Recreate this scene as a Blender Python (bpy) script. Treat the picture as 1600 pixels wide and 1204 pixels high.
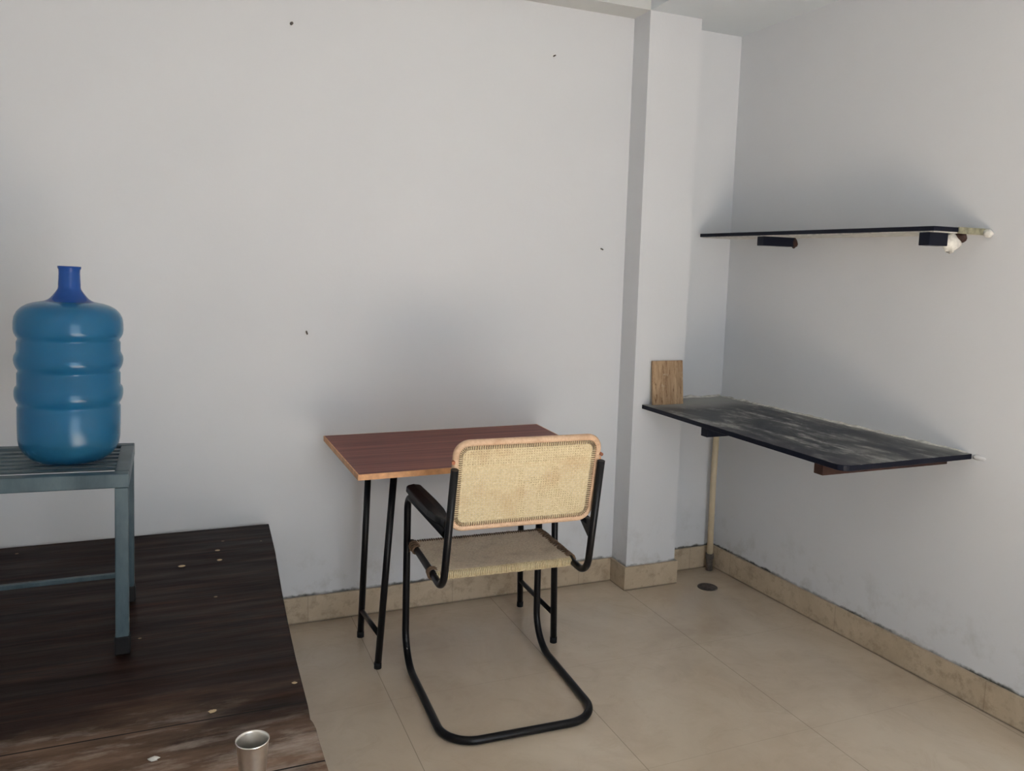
import bpy, math, random
from mathutils import Vector, Matrix

for o in list(bpy.data.objects):
    bpy.data.objects.remove(o)
S = bpy.context.scene
col = S.collection
rnd = random.Random(7)

# ---------------------------------------------------------------- camera
def basis(yaw, pitch, roll):
    cy, sy, cp, sp = math.cos(yaw), math.sin(yaw), math.cos(pitch), math.sin(pitch)
    f = Vector((sy*cp, cy*cp, sp)); r = Vector((cy, -sy, 0)); u = r.cross(f)
    cr, sr = math.cos(roll), math.sin(roll)
    return r*cr + u*sr, -r*sr + u*cr, f
R_, U_, F_ = basis(.3915, -.1140, .0268)
CAM = Vector((-.320678, -3.123286, 1.421905))
cd = bpy.data.cameras.new('camera'); cam = bpy.data.objects.new('camera', cd); col.objects.link(cam)
cam.matrix_world = Matrix(((R_.x, U_.x, -F_.x, CAM.x), (R_.y, U_.y, -F_.y, CAM.y), (R_.z, U_.z, -F_.z, CAM.z), (0, 0, 0, 1)))
cd.sensor_fit = 'HORIZONTAL'; cd.sensor_width = 36; cd.lens = 1234.54*36/1600
cd.shift_x = 2.98/1600; cd.shift_y = -34.8/1600
cd.clip_start = .05
S.camera = cam

# ---------------------------------------------------------------- world, lights, exposure
S.view_settings.view_transform = 'Standard'; S.view_settings.look = 'None'
S.view_settings.gamma = 1; S.view_settings.use_curve_mapping = False
S.view_settings.exposure = 0.20
w = bpy.data.worlds.new('world'); S.world = w; w.use_nodes = True
bg = w.node_tree.nodes['Background']; bg.inputs[0].default_value = (.62, .76, 1, 1); bg.inputs[1].default_value = .5
# daylight from an unseen doorway behind the camera, added to light the low walls
ld = bpy.data.lights.new('added_doorway_daylight', 'AREA'); ld.shape = 'RECTANGLE'; ld.size = 1.34; ld.size_y = 2.0
ld.energy = 33; ld.color = (.86, .93, 1)
lo = bpy.data.objects.new('added_doorway_daylight', ld); col.objects.link(lo)
lo.location = (.62, -4.52, 1.03); lo.rotation_euler = (math.radians(90), 0, 0)
# sunshine through the same added doorway onto the floor behind the camera
sd = bpy.data.lights.new('sun', 'SUN'); sd.energy = 74; sd.angle = math.radians(1.5); sd.color = (1, .965, .93)
so = bpy.data.objects.new('sun', sd); col.objects.link(so)
so.rotation_euler = Vector((-.02, -1, 1.12)).to_track_quat('Z', 'Y').to_euler()
S.cycles.max_bounces = 12; S.cycles.diffuse_bounces = 8; S.cycles.transmission_bounces = 10
S.cycles.sample_clamp_indirect = 40
S.cycles.use_denoising = True

# ---------------------------------------------------------------- helpers
class MB:
    def __init__(self): self.v = []; self.f = []; self.sm = []
    def add(self, vs, fs, smooth=False):
        n = len(self.v); self.v += [tuple(p) for p in vs]
        for f in fs: self.f.append(tuple(i+n for i in f)); self.sm.append(smooth)
        return self
    def box(self, a, b, M=None):
        x0, y0, z0 = a; x1, y1, z1 = b
        vs = [Vector(p) for p in ((x0,y0,z0),(x1,y0,z0),(x1,y1,z0),(x0,y1,z0),(x0,y0,z1),(x1,y0,z1),(x1,y1,z1),(x0,y1,z1))]
        if M is not None: vs = [M @ p for p in vs]
        return self.add(vs, ((0,3,2,1),(4,5,6,7),(0,1,5,4),(1,2,6,5),(2,3,7,6),(3,0,4,7)))
    def prism(self, pts, z0, z1):                       # pts counter-clockwise in plan
        n = len(pts)
        vs = [(x, y, z0) for x, y in pts] + [(x, y, z1) for x, y in pts]
        fs = [tuple(range(n-1, -1, -1)), tuple(range(n, 2*n))] + [(i, (i+1) % n, n+(i+1) % n, n+i) for i in range(n)]
        return self.add(vs, fs)
    def tube(self, pts, r, seg=14, cap=True, closed=False):
        pts = [Vector(p) for p in pts]; n = len(pts); rr = r if isinstance(r, (list, tuple)) else [r]*n
        T = []
        for i in range(n):
            if closed: t = pts[(i+1) % n] - pts[i-1]
            else: t = pts[min(i+1, n-1)] - pts[max(i-1, 0)]
            T.append(t.normalized())
        a = Vector((0, 0, 1)) if abs(T[0].z) < .9 else Vector((1, 0, 0))
        N = (a - T[0]*a.dot(T[0])).normalized(); vs = []
        for i in range(n):
            N = (N - T[i]*N.dot(T[i])).normalized(); B = T[i].cross(N)
            for k in range(seg):
                an = 2*math.pi*k/seg; vs.append(pts[i] + (N*math.cos(an) + B*math.sin(an))*rr[i])
        fs = []
        for i in range(n if closed else n-1):
            j = (i+1) % n
            for k in range(seg):
                l = (k+1) % seg; fs.append((i*seg+k, i*seg+l, j*seg+l, j*seg+k))
        self.add(vs, fs, True)
        if cap and not closed:
            m = len(self.v) - n*seg
            self.f.append(tuple(m+k for k in range(seg-1, -1, -1))); self.sm.append(False)
            self.f.append(tuple(m+(n-1)*seg+k for k in range(seg))); self.sm.append(False)
        return self
    def lathe(self, prof, c=(0, 0, 0), seg=48, M=None):
        vs = []; n = len(prof)
        for r, z in prof:
            for k in range(seg):
                a = 2*math.pi*k/seg; p = Vector((c[0]+r*math.cos(a), c[1]+r*math.sin(a), c[2]+z)); vs.append(M @ p if M is not None else p)
        fs = [(i*seg+k, i*seg+(k+1) % seg, (i+1)*seg+(k+1) % seg, (i+1)*seg+k) for i in range(n-1) for k in range(seg)]
        return self.add(vs, fs, True)
    def build(self, name, mat, parent=None, bevel=0, M=None, recalc=True):
        me = bpy.data.meshes.new(name); vs = self.v if M is None else [tuple(M @ Vector(p)) for p in self.v]
        me.from_pydata(vs, [], self.f)
        for p, s in zip(me.polygons, self.sm): p.use_smooth = s
        me.materials.append(mat); me.update()
        if recalc:
            import bmesh
            b = bmesh.new(); b.from_mesh(me); bmesh.ops.recalc_face_normals(b, faces=b.faces); b.to_mesh(me); b.free()
        o = bpy.data.objects.new(name, me); col.objects.link(o)
        if parent is not None: o.parent = parent
        if bevel:
            m = o.modifiers.new('bevel', 'BEVEL'); m.width = bevel; m.segments = 2; m.limit_method = 'ANGLE'; m.angle_limit = math.radians(40)
        return o

def fillet(pts, radii, seg=10):
    pts = [Vector(p) for p in pts]; out = [pts[0]]
    for i in range(1, len(pts)-1):
        p, a, b, r = pts[i], pts[i-1], pts[i+1], radii[i-1]
        if r <= 0: out.append(p); continue
        u = (a-p).normalized(); v = (b-p).normalized(); th = u.angle(v)
        d = r/math.tan(th/2); c = p + (u+v).normalized()*(r/math.sin(th/2))
        s = (p+u*d)-c; e = (p+v*d)-c; full = s.angle(e); ax = s.cross(e).normalized()
        for k in range(seg+1): out.append(c + Matrix.Rotation(full*k/seg, 3, ax) @ s)
    out.append(pts[-1]); return out

def empty(name, loc=(0, 0, 0), rz=0):
    o = bpy.data.objects.new(name, None); col.objects.link(o); o.location = loc; o.rotation_euler = (0, 0, rz); o.empty_display_size = .05
    return o
def tag(o, label, cat, group=None):
    o['label'] = label; o['category'] = cat
    if group: o['group'] = group
    return o
def struct(o):
    o['kind'] = 'structure'; return o

# ---------------------------------------------------------------- materials
class NT:
    def __init__(self, name, rough=.5, spec=.5, metal=0):
        self.m = bpy.data.materials.new(name); self.m.use_nodes = True; self.t = self.m.node_tree
        self.b = self.t.nodes['Principled BSDF']; self.b.inputs['Roughness'].default_value = rough
        self.b.inputs['Metallic'].default_value = metal; self.b.inputs['Specular IOR Level'].default_value = spec
        self.tc = self.t.nodes.new('ShaderNodeTexCoord'); self.pos = self.tc.outputs['Object']
    def n(self, typ, **kw):
        nd = self.t.nodes.new(typ)
        for k, v in kw.items(): setattr(nd, k, v)
        return nd
    def link(self, a, b): self.t.links.new(a, b)
    def mapping(self, scale=(1, 1, 1), loc=(0, 0, 0), rot=(0, 0, 0)):
        m = self.n('ShaderNodeMapping'); m.inputs['Scale'].default_value = scale; m.inputs['Location'].default_value = loc; m.inputs['Rotation'].default_value = rot
        self.link(self.pos, m.inputs['Vector']); return m.outputs[0]
    def noise(self, scale, detail=4, rough=.55, sc=(1, 1, 1), loc=(0, 0, 0), rot=(0, 0, 0), dist=0):
        t = self.n('ShaderNodeTexNoise'); t.inputs['Scale'].default_value = scale; t.inputs['Detail'].default_value = detail
        t.inputs['Roughness'].default_value = rough; t.inputs['Distortion'].default_value = dist
        self.link(self.mapping(sc, loc, rot), t.inputs['Vector']); return t.outputs['Fac']
    def ramp(self, fac, stops, interp='LINEAR'):
        r = self.n('ShaderNodeValToRGB'); r.color_ramp.interpolation = interp
        e = r.color_ramp.elements
        while len(e) < len(stops): e.new(.5)
        for i, (p, c) in enumerate(stops):
            e[i].position = p; e[i].color = (c, c, c, 1) if isinstance(c, (int, float)) else (*c, 1)
        self.link(fac, r.inputs[0]); return r.outputs[0]
    def mix(self, fac, a, b, blend='MIX'):
        m = self.n('ShaderNodeMix', data_type='RGBA', blend_type=blend)
        for s, v in ((0, fac), (6, a), (7, b)):
            if isinstance(v, (int, float)): m.inputs[s].default_value = v
            elif isinstance(v, tuple): m.inputs[s].default_value = (*v, 1)
            else: self.link(v, m.inputs[s])
        return m.outputs[2]
    def math(self, op, a, b=0, c=0):
        m = self.n('ShaderNodeMath', operation=op)
        for i, v in enumerate((a, b, c)):
            if isinstance(v, (int, float)): m.inputs[i].default_value = v
            else: self.link(v, m.inputs[i])
        return m.outputs[0]
    def sep(self):
        s = self.n('ShaderNodeSeparateXYZ'); self.link(self.pos, s.inputs[0]); return s.outputs
    def bump(self, h, strength=.2, dist=.01):
        b = self.n('ShaderNodeBump'); b.inputs['Strength'].default_value = strength; b.inputs['Distance'].default_value = dist
        self.link(h, b.inputs['Height']); self.link(b.outputs[0], self.b.inputs['Normal'])
    def color(self, c):
        if isinstance(c, tuple): self.b.inputs['Base Color'].default_value = (*c, 1)
        else: self.link(c, self.b.inputs['Base Color'])
        return self
    def rough(self, r): self.link(r, self.b.inputs['Roughness']); return self
    def band(self, v, lo, hi):           # 1 inside lo..hi
        return self.math('MULTIPLY', self.math('GREATER_THAN', v, lo), self.math('LESS_THAN', v, hi))
    def smooth(self, v, lo, hi):
        m = self.n('ShaderNodeMapRange', interpolation_type='SMOOTHSTEP'); self.link(v, m.inputs[0])
        m.inputs[1].default_value = lo; m.inputs[2].default_value = hi; return m.outputs[0]
    def grain(self, base, amp=.12, scale=60):
        f = self.noise(scale, 3); return self.mix(self.ramp(f, [(.3, 0), (.7, 1)]), tuple(c*(1-amp) for c in base), tuple(min(1, c*(1+amp)) for c in base))

def simple(name, c, rough=.5, spec=.5, metal=0, amp=.12, scale=60, bump=0):
    t = NT(name, rough, spec, metal); t.color(t.grain(c, amp, scale))
    if bump: t.bump(t.noise(scale*2, 3), bump, .003)
    return t.m

WALL = (.650, .665, .690)
def wall_material():
    t = NT('painted_plaster', .62, .25)
    x, y, z = t.sep()
    base = t.mix(t.ramp(t.noise(1.1, 3), [(.35, 0), (.65, 1)]), tuple(c*.965 for c in WALL), WALL)
    base = t.mix(t.math('MULTIPLY', t.ramp(t.noise(7, 5, .65, loc=(3, 1, 2)), [(.55, 0), (.75, 1)]), .10), base, (.60, .60, .57))
    # black mould line just above the skirting, broken up by noise
    edge = t.math('ADD', z, t.math('MULTIPLY', t.noise(26, 4), -.028))
    line = t.math('SUBTRACT', 1, t.smooth(edge, .096, .108))
    brk = t.ramp(t.noise(3.4, 5, .7, loc=(5, 2, 0)), [(.36, .30), (.56, 1)])
    base = t.mix(t.math('MULTIPLY', line, brk), base, (.07, .07, .06))
    # damp, scuffed foot of the wall
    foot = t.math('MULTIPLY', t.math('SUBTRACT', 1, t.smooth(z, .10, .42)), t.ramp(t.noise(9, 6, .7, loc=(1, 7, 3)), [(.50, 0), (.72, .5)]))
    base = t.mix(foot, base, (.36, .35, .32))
    # small pock marks in the paint
    v = t.n('ShaderNodeTexVoronoi'); v.inputs['Scale'].default_value = 2.3; t.link(t.mapping(), v.inputs['Vector'])
    base = t.mix(t.math('MULTIPLY', t.math('LESS_THAN', v.outputs['Distance'], .016), .35), base, (.35, .35, .33))
    t.color(base); t.bump(t.noise(5, 5, .6), .12, .02)
    return t.m
def ceiling_material(name, c):
    t = NT(name, .7, .2); t.color(t.mix(t.ramp(t.noise(3, 4), [(.3, 0), (.7, 1)]), tuple(k*.95 for k in c), c)); return t.m
def floor_material():
    t = NT('vitrified_floor_tiles', .16, .5)
    x, y, z = t.sep()
    cloud = t.ramp(t.noise(2.2, 6, .6, dist=.6), [(.3, 0), (.7, 1)])
    c = t.mix(cloud, (.490, .400, .305), (.625, .540, .430))
    c = t.mix(t.math('MULTIPLY', t.ramp(t.noise(6, 6, .7, loc=(2, 2, 0), dist=1.5), [(.5, 0), (.7, 1)]), .25), c, (.40, .31, .22))
    def joint(v, off, wd):
        k = t.math('FRACT', t.math('DIVIDE', t.math('SUBTRACT', v, off-6.1), .61))
        return t.math('ADD', t.math('LESS_THAN', k, wd), t.math('GREATER_THAN', k, 1-wd))
    jx = joint(x, .288, .0022); jy = joint(y, -.080, .0016)
    c = t.mix(t.math('MULTIPLY', jx, .45), c, (.11, .085, .06)); c = t.mix(t.math('MULTIPLY', jy, .20), c, (.16, .125, .09))
    # dirt gathered along the skirting
    d = t.math('MULTIPLY', t.smooth(y, -.10, .0), t.ramp(t.noise(8, 4), [(.3, .2), (.7, .8)])); c = t.mix(t.math('MULTIPLY', d, .45), c, (.16, .12, .07))
    t.color(c); t.rough(t.ramp(t.noise(4, 5), [(.3, .10), (.75, .22)]))
    return t.m
def skirting_material():
    t = NT('skirting_tiles', .38, .35); x, y, z = t.sep()
    c = t.mix(t.ramp(t.noise(5, 6, .65, dist=1), [(.3, 0), (.7, 1)]), (.43, .345, .245), (.56, .465, .345))
    c = t.mix(t.math('MULTIPLY', t.ramp(t.noise(22, 5, .7, loc=(4, 0, 1)), [(.50, 0), (.68, 1)]), .60), c, (.27, .20, .13))
    s = t.math('ADD', x, y); k = t.math('FRACT', t.math('DIVIDE', t.math('ADD', s, 6), .61)); c = t.mix(t.math('MULTIPLY', t.math('LESS_THAN', k, .004), .4), c, (.15, .11, .08))
    g = t.math('SUBTRACT', 1, t.smooth(z, .0, .010)); c = t.mix(t.math('MULTIPLY', g, .8), c, (.09, .07, .05))
    t.color(c); return t.m
def bed_material():
    t = NT('dark_stained_planks', .5, .09); x, y, z = t.sep()
    g1 = t.ramp(t.noise(6, 7, .65, sc=(.35, 3.2, 1), dist=.4), [(.3, 0), (.72, 1)])
    c = t.mix(g1, (.0050, .0028, .0020), (.026, .0125, .0085))
    g2 = t.ramp(t.noise(9, 6, .7, sc=(.25, 4, 1), loc=(2, 3, 0), dist=.3), [(.52, 0), (.75, 1)])
    c = t.mix(t.math('MULTIPLY', g2, .6), c, (.085, .038, .024))
    # paler brown towards the near end, in noisy streaks
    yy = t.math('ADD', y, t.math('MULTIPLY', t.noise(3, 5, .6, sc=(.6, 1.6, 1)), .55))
    near_tone = t.math('MULTIPLY', t.math('SUBTRACT', 1, t.smooth(yy, -1.34, -.96)), t.ramp(t.noise(8, 6, .7, sc=(.45, 2.4, 1), loc=(6, 1, 0)), [(.30, .12), (.66, 1)]))
    c = t.mix(t.math('MULTIPLY', near_tone, .9), c, (.29, .185, .125))
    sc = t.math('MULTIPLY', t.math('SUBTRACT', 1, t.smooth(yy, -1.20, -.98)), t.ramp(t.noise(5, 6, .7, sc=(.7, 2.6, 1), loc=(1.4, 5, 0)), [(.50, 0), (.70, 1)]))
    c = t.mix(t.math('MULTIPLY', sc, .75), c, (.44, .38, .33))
    seam = t.math('FRACT', t.math('DIVIDE', t.math('ADD', y, 6.07), .235)); c = t.mix(t.math('LESS_THAN', seam, .018), c, (.004, .003, .003))
    v = t.n('ShaderNodeTexVoronoi'); v.inputs['Scale'].default_value = 10; t.link(t.mapping(), v.inputs['Vector'])
    sp = t.math('MULTIPLY', t.math('LESS_THAN', v.outputs['Distance'], .055), t.ramp(t.noise(4, 3, loc=(8, 8, 0)), [(.5, 0), (.56, 1)]))
    c = t.mix(t.math('MULTIPLY', sp, .8), c, (.30, .21, .13))
    t.color(c); t.rough(t.ramp(t.noise(7, 5, sc=(.4, 3, 1)), [(.3, .34), (.7, .6)])); t.bump(t.noise(9, 6, .65, sc=(.3, 4, 1)), .25, .004)
    return t.m
def laminate_material():
    t = NT('red_brown_laminate', .42, .15)
    g = t.ramp(t.noise(14, 5, .6, sc=(.12, 3.0, 1), dist=.2), [(.32, 0), (.68, 1)])
    c = t.mix(g, (.125, .036, .027), (.27, .098, .074)); g2 = t.ramp(t.noise(30, 4, .6, sc=(.06, 3, 1), loc=(0, 4, 0)), [(.55, 0), (.7, 1)])
    c = t.mix(t.math('MULTIPLY', g2, .6), c, (.07, .022, .022)); t.color(c); return t.m
def cane_material(name, a, b, dirt):
    t = NT(name, .5, .35)
    c = t.mix(t.ramp(t.noise(140, 3, .6), [(.3, 0), (.7, 1)]), a, b)
    c = t.mix(t.math('MULTIPLY', t.ramp(t.noise(11, 4, .6, loc=(2, 1, 5)), [(.50, 0), (.72, 1)]), .55), c, dirt)
    t.color(c); return t.m
def stone_material():
    t = NT('dusty_black_stone', .42, .12)
    n1 = t.ramp(t.noise(3.4, 7, .68, sc=(2.6, .7, 1), rot=(0, 0, .30), dist=1.2), [(.42, .03), (.58, 1)])
    n2 = t.ramp(t.noise(16, 6, .7, sc=(1.6, .8, 1)), [(.38, .05), (.58, 1)])
    x, y, z = t.sep()
    dust = t.math('MULTIPLY', n1, n2)
    # thick dust where the slab meets the back wall, and along the side wall
    far = t.math('MULTIPLY', t.smooth(t.math('ADD', y, t.math('MULTIPLY', t.noise(6, 4), .22)), -.28, .0), .95)
    side = t.math('MULTIPLY', t.smooth(t.math('ADD', x, t.math('MULTIPLY', t.noise(9, 4), .10)), 2.08, 2.17), .7)
    dust = t.math('MAXIMUM', t.math('MULTIPLY', dust, .80), t.math('MAXIMUM', far, side))
    up = t.n('ShaderNodeNewGeometry'); sn = t.n('ShaderNodeSeparateXYZ'); t.link(up.outputs['Normal'], sn.inputs[0])
    dust = t.math('MULTIPLY', dust, t.smooth(sn.outputs[2], .3, .9))
    c = t.mix(dust, (.0075, .0090, .017), (.37, .375, .36)); t.color(c)
    t.rough(t.mix(dust, (.36, .36, .36), (.85, .85, .85))); return t.m
def plywood_material():
    t = NT('weathered_plywood', .7, .25)
    c = t.mix(t.ramp(t.noise(16, 6, .7, sc=(2.4, 1, .35), dist=.8), [(.3, 0), (.7, 1)]), (.26, .155, .085), (.56, .40, .25))
    c = t.mix(t.math('MULTIPLY', t.ramp(t.noise(26, 4, .7, sc=(2, 1, .5), loc=(4, 0, 0)), [(.55, 0), (.68, 1)]), .8), c, (.14, .06, .025))
    c = t.mix(t.math('MULTIPLY', t.ramp(t.noise(20, 5, .7, loc=(0, 3, 7)), [(.60, 0), (.72, 1)]), .6), c, (.66, .58, .44))
    t.color(c); return t.m
def painted_steel():
    t = NT('blue_grey_paint', .45, .45)
    c = t.mix(t.ramp(t.noise(9, 6, .7, sc=(1, 1, .4)), [(.35, 0), (.65, 1)]), (.026, .052, .068), (.070, .108, .128))
    v = t.n('ShaderNodeTexVoronoi'); v.inputs['Scale'].default_value = 18; t.link(t.mapping(), v.inputs['Vector'])
    x, y, z = t.sep(); low = t.math('SUBTRACT', 1, t.smooth(z, .10, .17))
    c = t.mix(t.math('MULTIPLY', t.math('LESS_THAN', v.outputs['Distance'], .14), low), c, (.55, .55, .52))
    t.color(c); return t.m
def black_tube():
    t = NT('black_enamel_tube', .30, .25); c = t.mix(t.ramp(t.noise(30, 5, .7), [(.60, 0), (.75, 1)]), (.005, .005, .006), (.022, .015, .011)); t.color(c); return t.m

M_WALL = wall_material(); M_CEIL = ceiling_material('ceiling_paint', (.63, .67, .70)); M_BEAM = ceiling_material('beam_cream_paint', (.60, .61, .60))
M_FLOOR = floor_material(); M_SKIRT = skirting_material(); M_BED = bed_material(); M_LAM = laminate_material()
M_CANE = cane_material('pale_cane', (.56, .46, .275), (.72, .62, .41), (.50, .35, .19)); M_SEAT = cane_material('seat_cane', (.52, .43, .33), (.72, .63, .50), (.34, .26, .19))
M_RATTAN = cane_material('rattan_pole', (.56, .37, .24), (.70, .50, .34), (.36, .20, .11)); M_DARKCANE = cane_material('dark_binding', (.10, .06, .035), (.24, .15, .09), (.04, .025, .02))
M_STONE = stone_material(); M_PLY = plywood_material(); M_STEEL = painted_steel(); M_BLACK = black_tube()
M_RUBBER = simple('black_rubber', (.008, .008, .009), .7, .3); M_PAD = simple('black_armrest_wood', (.011, .010, .010), .45, .35)
M_EDGE = simple('orange_wood_lipping', (.62, .33, .16), .5, .3, amp=.2, scale=40); M_PIPE = simple('cream_pvc', (.62, .52, .36), .4, .4, amp=.1, scale=12)
M_DARKMETAL = simple('grimy_metal', (.085, .07, .06), .6, .4, amp=.4); M_INOX = simple('brushed_stainless', (.88, .86, .82), .30, .5, 1, amp=.05)
M_PLASTER = simple('crumbly_plaster', (.60, .59, .55), .9, .1, amp=.25, scale=45, bump=.6); M_CRUMB = simple('dry_crumb', (.50, .38, .24), .9, .1); M_FLAKE = simple('white_flake', (.62, .61, .57), .8, .2)
M_DUSTEDGE = simple('yellowish_mortar', (.25, .24, .17), .9, .1, amp=.35, scale=50, bump=.5)
M_RUST = simple('rust_brown_stone', (.045, .020, .014), .7, .3, amp=.4, scale=30); M_BRASS = simple('coppery_screw', (.35, .14, .08), .4, .5, .6)
M_DARKEDGE = simple('dark_wood_rail', (.014, .009, .007), .6, .3)
tp = NT('blue_polycarbonate', .20, .55)
tp.b.inputs['Transmission Weight'].default_value = .82; tp.b.inputs['IOR'].default_value = 1.35
tp.color(tp.mix(tp.ramp(tp.noise(6, 4), [(.3, 0), (.7, 1)]), (.055, .34, .58), (.085, .41, .65))); M_JUG = tp.m
tp = NT('deep_blue_polycarbonate', .16, .5); tp.b.inputs['Transmission Weight'].default_value = .5; tp.b.inputs['IOR'].default_value = 1.25
tp.color(tp.grain((.035, .13, .46), .1, 20)); M_NECK = tp.m

# ---------------------------------------------------------------- room shell
X0, SK, H, P0, P1, PD, BZ, BT = 2.0844, -.0429, 2.5323, 1.5116, 1.7707, .1294, .109, .012
YF, XL, HU = -4.55, -1.75, 2.86
def W(y, d=0): return X0 + SK*y - d
struct(MB().box((XL-.12, YF-.12, -.1), (2.45, .12, 0)).build('floor', M_FLOOR))
struct(MB().box((XL-.12, 0, 0), (2.45, .12, HU)).build('wall_back', M_WALL))
struct(MB().prism([(W(0), 0), (W(YF), YF), (2.45, YF), (2.45, 0)][::-1], 0, HU).build('wall_right', M_WALL))
struct(MB().box((XL-.12, YF, 0), (XL, 0, HU)).build('wall_left', M_WALL))
wx0, wx1, wz1 = -.08, 1.32, 2.1
struct(MB().box((XL, YF-.12, 0), (wx0, YF, HU)).box((wx1, YF-.12, 0), (2.45, YF, HU)).box((wx0, YF-.12, wz1), (wx1, YF, HU)).build('wall_front', M_WALL))
wf = MB().box((wx0, YF-.10, 0), (wx0+.05, YF-.02, wz1)).box((wx1-.05, YF-.10, 0), (wx1, YF-.02, wz1)).box((wx0+.05, YF-.10, wz1-.05), (wx1-.05, YF-.02, wz1))
struct(wf.build('added_door_1', M_STEEL))  # frame of the added doorway, out of view, opened to let light in low
struct(MB().box((XL-.12, YF-.12, HU), (2.45, .12, HU+.12)).build('ceiling', M_CEIL))
# dropped slab on the right, beam along the back wall
struct(MB().prism([(P0, -PD), (P0, YF), (W(YF), YF), (W(0), 0), (P0, 0)], H, HU).build('ceiling_lowered', M_CEIL))
struct(MB().box((XL, -PD, H), (P0, 0, HU)).build('wall_beam', M_BEAM))
struct(MB().box((P0, -PD, 0), (P1, 0, H)).build('wall_pillar', M_WALL))
sk = .001
def skirt(name, mb): struct(mb.build(name, M_SKIRT, bevel=.0015))
skirt('baseboard_back', MB().box((XL, -BT, 0), (P0-BT, 0, BZ)))
skirt('baseboard_pillar', MB().prism([(P0-BT, 0), (P0-BT, -PD-BT), (P1+BT, -PD-BT), (P1+BT, 0), (P1, 0), (P1, -PD), (P0, -PD), (P0, 0)], 0, BZ))
skirt('baseboard_recess', MB().box((P1+BT, -BT, 0), (W(0)-BT, 0, BZ)))
skirt('baseboard_right', MB().prism([(W(0, BT), 0), (W(YF, BT), YF), (W(YF), YF), (W(0), 0)], 0, BZ))

# ---------------------------------------------------------------- bed platform
BH = .43
bed = tag(empty('wooden_bed', (-.9, -.9, 0)), 'low dark-stained wooden plank bed in the left corner, carrying the metal stool', 'bed')
edge = [(-.036, -.024), (-.044, -.337), (-.061, -.699), (-.070, -.95), (-.0755, -1.15), (-.078, -1.38), (-.081, -1.440), (-.077, -1.455), (-.0745, -1.48), (-.075, -1.524), (-.073, -1.70), (-.074, -1.98)]
out = [(-1.22, -.024)] + [(-1.22, -1.98)] + edge[::-1]
Mb = Matrix.Translation((.9, .9, 0))
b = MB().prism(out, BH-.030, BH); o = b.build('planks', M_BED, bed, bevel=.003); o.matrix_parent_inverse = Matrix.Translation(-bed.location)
MB().box((-1.18, -.09, BH-.13), (-.12, -.06, BH-.030)).box((-1.18, -1.94, BH-.13), (-.13, -1.91, BH-.030)).box((-.15, -1.91, BH-.13), (-.12, -.09, BH-.030)).box((-1.18, -1.91, BH-.13), (-1.15, -.09, BH-.030)).build('bed_frame', M_DARKEDGE, bed, M=Mb)
for x, y in ((-1.15, -.12), (-.19, -.12), (-1.15, -1.92), (-.19, -1.92)):
    MB().box((x, y, 0), (x+.06, y+.06, BH-.130)).build('leg', M_DARKEDGE, bed, bevel=.002, M=Mb)

# ---------------------------------------------------------------- stool
SX, SY = -.658, -.805
st = tag(empty('metal_stool', (SX, SY, BH), math.radians(1.0)), 'blue-grey painted metal stool with slatted top standing on the dark bed', 'stool')
hw, hd, TH = .193, .187, .470
def lean(x, y, z): return Vector((x + .022*(z-.3), y, z - .030*(x-.19)*(z/.47)))     # rickety: the whole stool leans a little
def sbar(mb, a, b, wd=.0):
    mb.box(a, b)
fr = MB().box((-hw, -hd, TH-.036), (hw, -hd+.034, TH)).box((-hw, hd-.034, TH-.036), (hw, hd, TH)).box((-hw, -hd+.034, TH-.036), (-hw+.034, hd-.034, TH)).box((hw-.034, -hd+.034, TH-.036), (hw, hd-.034, TH))
def shear(mb): mb.v = [tuple(lean(*p)) for p in mb.v]; return mb
shear(fr).build('top_frame', M_STEEL, st, bevel=.003)
n = 7; y0, y1 = -hd+.034, hd-.034; pitch = (y1-y0)/n
for k in range(n-1):
    yc = y0 + pitch*(k+1)
    shear(MB().box((-hw+.032, yc-.0115, TH-.0065), (hw-.032, yc+.0115, TH-.001))).build('slat', M_STEEL, st, bevel=.002)
for sx in (-1, 1):
    for sy in (-1, 1):
        xa = sx*(hw-.017); ya = sy*(hd-.017)
        lg = shear(MB().box((xa-.0155, ya-.0155, .022), (xa+.0155, ya+.0155, TH-.036))).build('leg', M_STEEL, st, bevel=.003)
        shear(MB().box((xa-.0185, ya-.0185, 0), (xa+.0185, ya+.0185, .048))).build('rubber_foot', M_RUBBER, lg, bevel=.004)
shear(MB().box((-hw+.0325, hd-.025, .075), (hw-.0325, hd-.011, .089))).build('stretcher', M_STEEL, st, bevel=.002)

# ---------------------------------------------------------------- water jug
jz = BH + TH
jug = tag(empty('water_jug', (-.607, -.812, jz+.0062)), 'large translucent blue ribbed plastic water jug standing on the slatted stool', 'water jug')
prof_px = [(0, 1086), (150, 1086), (195, 1078), (228, 1056), (252, 1030), (268, 1000), (275, 965), (277, 900), (277, 797), (271, 788), (271, 780), (279, 768), (287, 752), (291, 732), (291, 708), (286, 692), (276, 680), (276, 618), (270, 610), (270, 600), (279, 588), (288, 568), (292, 546), (289, 527), (281, 512), (276, 502), (276, 452), (270, 444), (270, 434), (280, 423), (289, 405), (292, 385), (291, 350), (286, 322), (272, 296), (250, 275), (220, 259), (185, 249), (150, 243), (134, 240)]
K = .000485
zz = lambda py: (1086-py)*K*1.005
tilt = Matrix.Rotation(math.radians(1.6), 4, 'Y')
outer = [(r*K*.885, zz(y)) for r, y in prof_px]
inner = [(max(0, r*K*.885-.0022), zz(y) + (.0022 if y > 1000 else -.001 if y < 260 else 0)) for r, y in prof_px][::-1]
j = MB().lathe([(.0001, 0)] + outer[1:] + inner[:-1] + [(.0001, .0022)], seg=64)
j.build('jug_body', M_JUG, jug, M=tilt)
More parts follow.
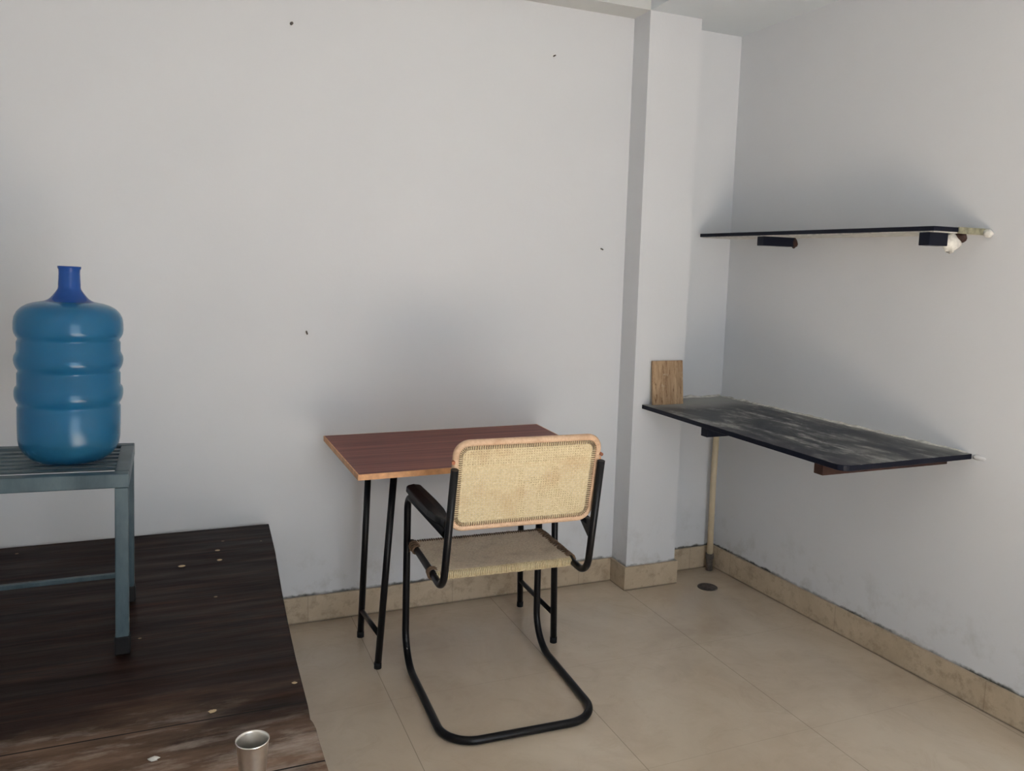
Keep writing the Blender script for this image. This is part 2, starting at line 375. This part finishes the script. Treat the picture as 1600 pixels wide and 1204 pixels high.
nk = [(134, 240), (118, 234), (104, 225), (91, 212), (79, 198), (70, 186), (63, 176), (60, 165), (60, 150), (58, 120), (57, 90), (58, 74), (63, 66), (63, 56)]
no = [(r*K*.885, zz(y)) for r, y in nk]; ni = [(r*K*.885-.0028, zz(y)) for r, y in nk][::-1]
MB().lathe(no + ni + [no[0]], seg=40).build('neck', M_NECK, jug, M=tilt)['label'] = 'darker blue neck'

# ---------------------------------------------------------------- tumbler
cup = tag(empty('steel_tumbler', (-.2195, -1.667, BH)), 'shiny stainless steel drinking tumbler on the near end of the bed', 'tumbler')
po = [(.0001, .0), (.0225, .0), (.0240, .0015), (.0255, .03), (.0285, .075), (.0312, .104), (.0322, .1085), (.0330, .110), (.0330, .1118), (.0318, .1122), (.0306, .109), (.0276, .075), (.0247, .03), (.0232, .004), (.0001, .003)]
MB().lathe([(a*.93, b*1.02) for a, b in po], seg=48).build('tumbler_body', M_INOX, cup)

# crumbs and flakes on the bed
def lump(name, loc, s, mat, label, cat, group=None, seed=0, flat=.5):
    r = random.Random(seed); mb = MB(); vs = []; fs = []
    n, m = 9, 5
    for i in range(m):
        ph = math.pi*i/(m-1)
        for k in range(n):
            a = 2*math.pi*k/n; q = s*(1 + r.uniform(-.25, .25))*math.sin(ph); vs.append((loc[0]+q*math.cos(a)*1.25, loc[1]+q*math.sin(a), loc[2] + s*flat*(1-math.cos(ph))*.5))
    for i in range(m-1):
        for k in range(n): fs.append((i*n+k, i*n+(k+1) % n, (i+1)*n+(k+1) % n, (i+1)*n+k))
    o = mb.add(vs, fs, True).build(name, mat); return tag(o, label, cat, group)
lump('plaster_flake', (-.396, -1.485, BH), .0085, M_FLAKE, 'small white flake lying on the paler near end of the bed', 'debris', seed=1, flat=.7)
g = 'crumbs scattered on the bed'
lump('crumb', (-.229, -.374, BH), .0075, M_CRUMB, 'pale crumb on the bed, front one near the right rear corner', 'debris', g, 2)
lump('crumb', (-.232, -.276, BH), .0065, M_CRUMB, 'tan crumb on the bed, the one nearest the rear right corner', 'debris', g, 3)
lump('crumb', (-.347, -.395, BH), .0085, M_CRUMB, 'tan crumb on the bed just right of the stool legs', 'debris', g, 4)
lump('crumb', (-.281, -1.341, BH), .0075, M_CRUMB, 'brown crumb on the bed behind the steel tumbler', 'debris', g, 5)
lump('crumb', (-.095, -1.274, BH), .0050, M_CRUMB, 'tiny yellowish crumb at the right edge of the bed', 'debris', g, 6)

# ---------------------------------------------------------------- desk
desk = tag(empty('small_desk', (.64, -.33, 0)), 'small desk with red-brown laminate top and black tube legs against the back wall', 'desk')
Md = Matrix.Translation((-.64, .33, 0)) 
rot = .0141; c_, s_ = math.cos(rot), math.sin(rot)
def TT(a, b, z): return Vector((.6404 + a*c_ - b*s_, -.3318 + a*s_ + b*c_, z))
L, D = .4626, .3150
def quadbox(mb, a0, b0, a1, b1, z0, z1):
    cut = lambda a, b: a - (.034*(D-b)/(2*D) if a > 0 else 0)      # the top is slightly out of square
    p = [TT(cut(a, b), b, 0) for a, b in ((a0, b0), (a1, b0), (a1, b1), (a0, b1))]
    return mb.prism([(q.x, q.y) for q in p], z0, z1)
quadbox(MB(), -L+.004, -D+.004, L-.004, D-.004, .747, .7655).build('tabletop', M_LAM, desk, bevel=.001, M=Md)
lp = MB(); quadbox(lp, -L, -D, L, -D+.004, .746, .765); quadbox(lp, -L, D-.004, L, D, .746, .765); quadbox(lp, -L, -D+.004, -L+.004, D-.004, .746, .765); quadbox(lp, L-.004, -D+.004, L, D-.004, .746, .765)
o = lp.build('edge_lipping', M_EDGE, desk, M=Md); o['label'] = 'orange wood lipping around the top'
legs = {'fl': ((.295, -.463), (.350, -.465)), 'bl': ((.287, -.200), (.318, -.195)), 'br': ((.987, -.140), (.972, -.140)), 'fr': ((.980, -.489), (.962, -.490))}
for k, ((x0, y0), (x1, y1)) in legs.items():
    lg = MB().tube([(x0, y0, .006), (x1, y1, .746)], .0125, 16).build('leg', M_BLACK, desk, M=Md)
    MB().tube([(x0, y0, 0), (x0, y0, .022)], .0137, 16).build('foot_cap', M_RUBBER, lg, M=Md)
def on(k, z): (x0, y0), (x1, y1) = legs[k]; t = z/.746; return Vector((x0+(x1-x0)*t, y0+(y1-y0)*t, z))
def inset(a, b, r=.011): d = (b-a).normalized(); return [a+d*r, b-d*r]
MB().tube(inset(on('bl', .105), on('fl', .118)), .0095, 12).build('crossbar', M_BLACK, desk, M=Md)
MB().tube(inset(on('br', .115), on('fr', .115)), .0095, 12).build('crossbar', M_BLACK, desk, M=Md)
for a, bb in (('bl', 'fl'), ('br', 'fr')):
    MB().tube(inset(on(a, .732), on(bb, .732)), .0100, 12).build('top_rail', M_BLACK, desk, M=Md)

# ---------------------------------------------------------------- cantilever chair
ch = tag(empty('cane_armchair', (.643, -.75, 0), math.radians(-2.3)), 'cantilever armchair of black tube with cane seat and back, facing the desk', 'chair')
rt = .0128
P = [(-.240, -.172, .630), (-.254, .285, .630), (-.257, .285, rt), (-.254, -.275, rt), (.254, -.275, rt), (.257, .285, rt), (.254, .285, .630), (.240, -.172, .630)]
MB().tube(fillet(P, [.055, .125, .105, .105, .125, .055], 14), rt, 18).build('sled_frame', M_BLACK, ch)
for s in (-1, 1):
    pth = fillet([(s*.240, .270, .456), (s*.243, -.162, .450), (s*.237, -.246, .848)], [.072], 14)
    MB().tube(pth, .0118, 16).build('back_post', M_BLACK, ch)
    # armrest pad: blade that tapers to both ends
    mb = MB(); vs = []; st_ = [(.280, .022), (.270, .029), (.20, .031), (.08, .033), (-.02, .031), (-.085, .022), (-.12, .013), (-.150, .010)]
    xc = s*.232
    for y, h in st_:
        xo = xc + s*.004*(y/.27)
        for dx, z in ((-h, .642), (-h*.9, .664), (0, .668), (h*.9, .664), (h, .642), (0, .640)): vs.append((xo+dx, y, z))
    fs = []
    for i in range(len(st_)-1):
        for k in range(6): fs.append((i*6+k, i*6+(k+1) % 6, (i+1)*6+(k+1) % 6, (i+1)*6+k))
    fs += [tuple(range(6)), tuple((len(st_)-1)*6+k for k in range(5, -1, -1))]
    mb.add(vs, fs).build('armrest', M_PAD, ch, bevel=.004)
    # gusset that ties the arm to the post
    g = MB(); ya, yb = -.095, -.196
    g.add([(s*.234+d, y, z) for d in (-.004, .004) for y, z in ((ya, .640), (yb, .645), (yb+.012, .585))], ((0, 2, 1), (3, 4, 5), (0, 1, 4, 3), (1, 2, 5, 4), (2, 0, 3, 5))).build('gusset', M_BLACK, ch)
# seat cross bars
MB().tube([(-.238, .250, .456), (.238, .250, .456)], .0105, 14).build('seat_bar', M_BLACK, ch)
MB().tube([(-.238, -.050, .452), (.238, -.050, .452)], .0105, 14).build('seat_bar', M_BLACK, ch)

def weave(mb, nu, nv, fn, inside, wu, wv, th, amp, sub=2):
    """nu strands running along v and nv strands running along u, over and under; fn(u,v)->point,(du,dv,normal)"""
    def ribbon(pts, side, nor, hw):
        vs = []
        for p in pts:
            for a, c in ((-hw, -th), (hw, -th), (hw, th), (-hw, th)): vs.append(p + side*a + nor*c)
        fs = [(i*4+k, i*4+(k+1) % 4, (i+1)*4+(k+1) % 4, (i+1)*4+k) for i in range(len(pts)-1) for k in range(4)] + [(3, 2, 1, 0), tuple(4*(len(pts)-1)+k for k in range(4))]
        mb.add(vs, fs)
    for i in range(nu):
        u = (i+.5)/nu; pts = []
        for q in range(nv*sub+1):
            v = q/(nv*sub)
            if not inside(u, v): continue
            p, du, dv, nn = fn(u, v); pts.append(p + nn*amp*math.cos(math.pi*(v*nv-.5) + math.pi*i))
        if len(pts) > 1: ribbon(pts, du, nn, wu*(1+rnd.uniform(-.12, .08)))
    for k in range(nv):
        v = (k+.5)/nv; pts = []
        for q in range(nu*sub+1):
            u = q/(nu*sub)
            if not inside(u, v): continue
            p, du, dv, nn = fn(u, v); pts.append(p - nn*amp*math.cos(math.pi*(u*nu-.5) + math.pi*k))
        if len(pts) > 1: ribbon(pts, dv, nn, wv*(1+rnd.uniform(-.12, .08)))
    return mb

# seat: long strands front to back, cross strands over and under, sagging in the middle
sy0, sy1, sw = -.050, .250, .236
du, dv, nn = Vector((1, 0, 0)), Vector((0, 1, 0)), Vector((0, 0, 1))
def seatfn(u, v):
    sag = .012*math.sin(math.pi*u)*math.sin(math.pi*v)
    return Vector((-sw+2*sw*u, sy0+(sy1-sy0)*v, .4665-.001*v-sag)), du, dv, nn
seat = weave(MB(), 84, 30, seatfn, lambda u, v: True, .0021, .0037, .0005, .0007).build('seat', M_SEAT, ch, recalc=False)
seat['label'] = 'woven cane seat, greyer than the back'
# strands wrapped round the rear and front bars
def wrap(y, z, n, r, wd, x0, x1):
    mb = MB()
    for i in range(n):
        x = x0+(x1-x0)*(i+.5)/n; q = r + rnd.uniform(-.0006, .0006)
        mb.tube([(x+wd*.15*math.sin(a), y+q*math.cos(a), z+q*math.sin(a)) for a in [2*math.pi*k/12 for k in range(12)]], wd, 6, closed=True)
    return mb
o = wrap(-.050, .452, 78, .0128, .0027, -.236, .236).build('rear_binding', M_CANE, seat, recalc=False)
wrap(.250, .456, 56, .0128, .0022, -.236, .236).build('front_binding', M_DARKCANE, seat, recalc=False)
# darker lashings along the side rails with a few loose ends
for s_, ids in ((1, range(26)), (-1, range(21, 26)), (-1, range(0, 4))):
    mb = MB()
    for i in ids:
        y = -.045 + .288*(i+.5)/26; q = .0155+rnd.uniform(-.001, .0025)
        mb.tube([(s_*.2415+q*math.cos(a), y+.007*math.sin(a+i), .455+q*math.sin(a)) for a in [2*math.pi*k/10 for k in range(10)]], .0032+rnd.uniform(-.0004, .0008), 6, closed=True)
        if rnd.random() < .4:
            x = s_*.2525; z = .459
            mb.tube([(x, y, z), (x+s_*rnd.uniform(.002, .010), y-rnd.uniform(0, .010), z-.010+rnd.uniform(0, .02)), (x+s_*rnd.uniform(.0, .012), y-rnd.uniform(0, .016), z-.026+rnd.uniform(0, .03))], .0012, 5)
    mb.build('side_lashing', M_DARKCANE, seat, recalc=False)

# backrest panel in its own slanted frame
bx, bz0, bz1 = .2400, .640, .934
slope = -.216; yb0 = -.178
up = Vector((0, slope, 1)).normalized(); nb = Vector((0, -1, slope)).normalized()   # nb points to the rear, towards the viewer
h_len = (bz1-bz0)*math.sqrt(1+slope*slope)
def BP(x, h): return Vector((x, yb0, bz0)) + up*h
cr = .050; rr = .0105
def ring(ins):
    x = bx-ins; a, b_ = ins, h_len-ins; r = cr-ins+.0; pts = []
    for cx, cz, a0 in ((x-r, b_-r, 0), (-x+r, b_-r, 90), (-x+r, a+r, 180), (x-r, a+r, 270)):
        for k in range(9):
            t = math.radians(a0+90*k/8); pts.append(BP(cx+r*math.cos(t), cz+r*math.sin(t)))
    return pts
br = MB().tube(ring(rr), rr, 14, closed=True).build('backrest_frame', M_RATTAN, ch)
br['label'] = 'pinkish-brown bent rattan rim of the backrest'
def bfn(u, v):
    bow = .006*math.sin(math.pi*u)*math.sin(math.pi*v)
    return BP(-bx+.014+2*(bx-.014)*u, .014+(h_len-.028)*v) + nb*(.004+bow*.4), Vector((1, 0, 0)), up, nb
def binside(u, v):
    x = abs(-bx+.014+2*(bx-.014)*u); h = abs((.014+(h_len-.028)*v)-h_len/2); r = .040
    ex, eh = bx-.014-r, h_len/2-.014-r
    return not (x > ex and h > eh and math.hypot(x-ex, h-eh) > r)
weave(MB(), 56, 34, bfn, binside, .00310, .00300, .0005, .0008).build('cane_weave', M_CANE, br, recalc=False)
# stitching just inside the rim
mb = MB(); rg = ring(.024); per = []
for i in range(len(rg)):
    a, b_ = rg[i], rg[(i+1) % len(rg)]; L_ = (b_-a).length; k = max(1, round(L_/.0072))
    for q in range(k): per.append((a.lerp(b_, q/k), (b_-a).normalized()))
for p, t in per:
    o_ = t.cross(nb).normalized(); p = p + nb*.006
    mb.tube([p-o_*.0062+nb*.0008, p+nb*.0020+t*.0008, p+o_*.0062+nb*.0008], .0011, 5)
mb.build('rim_stitching', M_DARKCANE, br, recalc=False)
for s in (-1, 1):
    for h in (.09, .235):
        p = BP(s*(bx-.004), h)
        MB().tube([p - nb*.004, p+nb*.0155 + Vector((s*.004, 0, 0))], .0055, 10).build('screw', M_BRASS if h > .2 else M_BLACK, ch)

# ---------------------------------------------------------------- shelves
HS = .854
sh = tag(empty('stone_shelf', (W(-.6), -.6, HS)), 'lower dusty black stone shelf fixed to the right wall behind the pillar', 'shelf')
Ms = Matrix.Translation((-W(-.6), .6, -HS))
ye = -1.303
def arc(cx, cy, r, a0, a1, n=6): return [(cx+r*math.cos(math.radians(a0+(a1-a0)*k/n)), cy+r*math.sin(math.radians(a0+(a1-a0)*k/n))) for k in range(n+1)]
pts = [(1.556, -PD-.001)] + arc(1.558+.035, ye+.035, .035, 180, 270) + [(W(ye)-.001, ye+.012), (W(0)-.001, -.001), (P1+.001, -.001), (P1+.001, -PD-.001)]
MB().prism(pts, HS-.019, HS).build('shelf_slab', M_STONE, sh, bevel=.002, M=Matrix.Identity(4)).matrix_world = Ms if False else Matrix.Identity(4)
def fix(o, loc):                                  # keep world-space mesh under a parent placed at loc
    o.matrix_parent_inverse = Matrix.Translation(-Vector(loc)); return o
for o in sh.children: fix(o, sh.location)
def part(mb, name, mat, parent, bevel=0, **k):
    o = mb.build(name, mat, parent, bevel=bevel, **k); o.matrix_parent_inverse = Matrix.Translation(-Vector(parent.location)); return o
part(MB().box((1.570, -.593, HS-.056), (W(-.59)-.001, -.553, HS-.019)), 'bracket', M_STONE, sh, .002)
o = part(MB().box((1.572, -1.205, HS-.056), (W(-1.2)-.001, -1.165, HS-.019)), 'bracket', M_RUST, sh, .002); o['label'] = 'rust-brown front bracket'
def fillet_strip(p0, p1, n, hgt, seed, z, inn):     # ragged ridge of mortar against a wall
    r = random.Random(seed); mb = MB(); vs = []
    for i in range(n+1):
        t = i/n; p = Vector(p0).lerp(Vector(p1), t); a = hgt*r.uniform(.25, 1.0)*(.5+.5*math.sin(i*.9)**2); w_ = hgt*r.uniform(.8, 1.8)
        vs += [(p.x, p.y, z), (p.x+inn[0]*w_, p.y+inn[1]*w_, z), (p.x+inn[0]*w_*.3, p.y+inn[1]*w_*.3, z+a*.8), (p.x, p.y, z+a)]
    fs = [(i*4+k, i*4+(k+1) % 4, (i+1)*4+(k+1) % 4, (i+1)*4+k) for i in range(n) for k in range(4)] + [(0, 1, 2, 3), tuple(4*n+k for k in (3, 2, 1, 0))]
    return mb.add(vs, fs, True)
part(fillet_strip((W(-.02)-.0005, -.02, 0), (W(ye)-.0005, ye+.03, 0), 46, .010, 3, HS, (-1, 0)), 'mortar_ridge', M_PLASTER, sh)
part(fillet_strip((P1+.01, -.0005, 0), (W(0)-.01, -.0005, 0), 12, .014, 5, HS, (0, -1)), 'mortar_ridge', M_PLASTER, sh)
r5 = random.Random(5)
def blob(c, s, seed, sq=(1, 1, 1)):
    r = random.Random(seed); n, m = 12, 8; vs = []; ph0 = [r.uniform(0, 6) for _ in range(4)]
    for i in range(m):
        ph = math.pi*i/(m-1)
        for k in range(n):
            a = 2*math.pi*k/n; q = s*(1+.16*math.sin(3*a+ph0[0]+2*ph)+.12*math.sin(5*a+ph0[1])*math.sin(ph)+r.uniform(-.10, .10))
            vs.append((c[0]+q*sq[0]*math.sin(ph)*math.cos(a), c[1]+q*sq[1]*math.sin(ph)*math.sin(a), c[2]+q*sq[2]*math.cos(ph)))
    fs = [(i*n+k, i*n+(k+1) % n, (i+1)*n+(k+1) % n, (i+1)*n+k) for i in range(m-1) for k in range(n)]
    return MB().add(vs, fs, True)
part(blob((W(ye)-.001, ye-.012, HS-.008), .014, 11, (.25, 1.6, .6)), 'plaster_patch', M_WALL, sh)

# plywood offcut leaning on the pillar
pw = tag(MB().box((-.0805, -.006, 0), (.0805, .006, .196)).build('plywood_offcut', M_PLY, bevel=.0015), 'small weathered plywood offcut standing on the lower shelf against the pillar', 'board')
pw.location = (1.672, -PD-.030, HS+.0005); pw.rotation_euler = (math.radians(-6), 0, math.radians(1.5))

# upper shelf: front edge a little higher at the far end
us = tag(empty('stone_shelf', (W(-.6), -.6, 1.60)), 'upper thin dark stone shelf with pale underside, high on the right wall', 'shelf')
yl, yr, xf = -.036, -1.278, 1.886
def uz(y): return 1.6235 + (1.6055-1.6235)*(y-yl)/(yr-yl)
mb = MB(); T_ = .015
vs = [(xf, yl, uz(yl)-T_), (xf, yr, uz(yr)-T_), (W(yr)-.001, yr, uz(yr)-T_), (W(yl)-.001, yl, uz(yl)-T_)]; vs += [(x, y, z+T_) for x, y, z in vs]
mb.add(vs, ((0, 1, 2, 3), (7, 6, 5, 4), (0, 4, 5, 1), (1, 5, 6, 2), (2, 6, 7, 3), (3, 7, 4, 0))); part(mb, 'shelf_slab', M_STONE, us, .001)
mb = MB(); vs = [(xf+.006, yl-.004, uz(yl)-T_-.0035), (xf+.006, yr+.006, uz(yr)-T_-.0035), (W(yr)-.001, yr+.006, uz(yr)-T_-.0035), (W(yl)-.001, yl-.004, uz(yl)-T_-.0035)]; vs += [(x, y, z+.0035) for x, y, z in vs]
mb.add(vs, ((0, 1, 2, 3), (7, 6, 5, 4), (0, 4, 5, 1), (1, 5, 6, 2), (2, 6, 7, 3), (3, 7, 4, 0)))
o = part(mb, 'limewashed_underside', M_PLASTER, us); o['label'] = 'whitewashed underside'
part(MB().box((xf+.002, -.472, 1.561), (W(-.45)-.055, -.432, uz(-.45)-T_-.0036)), 'bracket', M_STONE, us, .002)
part(MB().box((xf+.002, -1.262, 1.545), (1.972, -1.222, uz(-1.24)-T_-.0036)), 'bracket', M_STONE, us, .002)
o = part(blob((2.003, -1.248, 1.560), .033, 21, (1.0, .7, .95)), 'plaster_patch', M_PLASTER, us)
o = part(blob((2.030, -1.262, 1.578), .020, 24, (1.1, .7, .9)), 'plaster_patch', M_RUST, us); o['label'] = 'brown gap in the plaster'
o = part(blob((W(-1.28)-.016, -1.284, 1.592), .015, 22, (1.6, .9, .8)), 'plaster_patch', M_PLASTER, us)
part(MB().box((1.995, yr-.004, 1.586), (W(yr)-.004, yr+.004, 1.607)), 'mortar_edge', M_DUSTEDGE, us, .002)
o = part(blob((W(-.45)-.050, -.466, 1.578), .017, 23, (.9, .5, 1.2)), 'plaster_patch', M_RUST, us)

# ---------------------------------------------------------------- drain pipe, floor drain, nails
pp = tag(empty('waste_pipe', (2.033, -.048, 0)), 'cream plastic waste pipe in the corner under the lower shelf', 'pipe')
MB().tube([(0, 0, .075), (-.004, 0, .45), (.001, 0, HS-.0195)], .0145, 18).build('pipe', M_PIPE, pp)
MB().tube([(0, 0, .058), (0, 0, .084)], .0195, 18).build('coupling', M_DARKMETAL, pp)
MB().tube([(0, 0, 0), (0, 0, .058)], .0165, 18).build('pipe_end', M_DARKMETAL, pp)
fd = tag(empty('floor_drain', (1.893, -.228, 0)), 'small round dark floor drain in the tiles beside the pillar', 'drain')
MB().lathe([(.046, 0), (.046, .002), (.043, .0035), (.036, .0035), (.034, .002), (.0005, .002)], seg=36).build('drain_rim', M_DARKMETAL, fd)
g = MB()
for k in range(-3, 4):
    hw_ = math.sqrt(.033**2-(k*.009)**2); g.box((-hw_, k*.009-.002, .0018), (hw_, k*.009+.002, .0036))
g.build('grate', M_DARKMETAL, fd)
def nail(x, z, r, label, dz=0):
    o = MB().tube([(x, .004, z), (x, -.010, z-dz*.5), (x+.001, -.016, z-dz)], r, 8).build('nail', M_DARKMETAL); tag(o, label, 'nail', 'nails in the back wall')
nail(.060, 2.311, .0055, 'dark nail high on the back wall above the left end of the desk', .002)
nail(.112, 1.176, .0035, 'bent nail in the back wall above the desk left corner', .010)
nail(1.129, 2.328, .003, 'tiny nail at the top of the back wall, left of the pillar')
nail(1.390, 1.539, .003, 'tiny nail in the back wall close to the pillar, halfway up', .006)
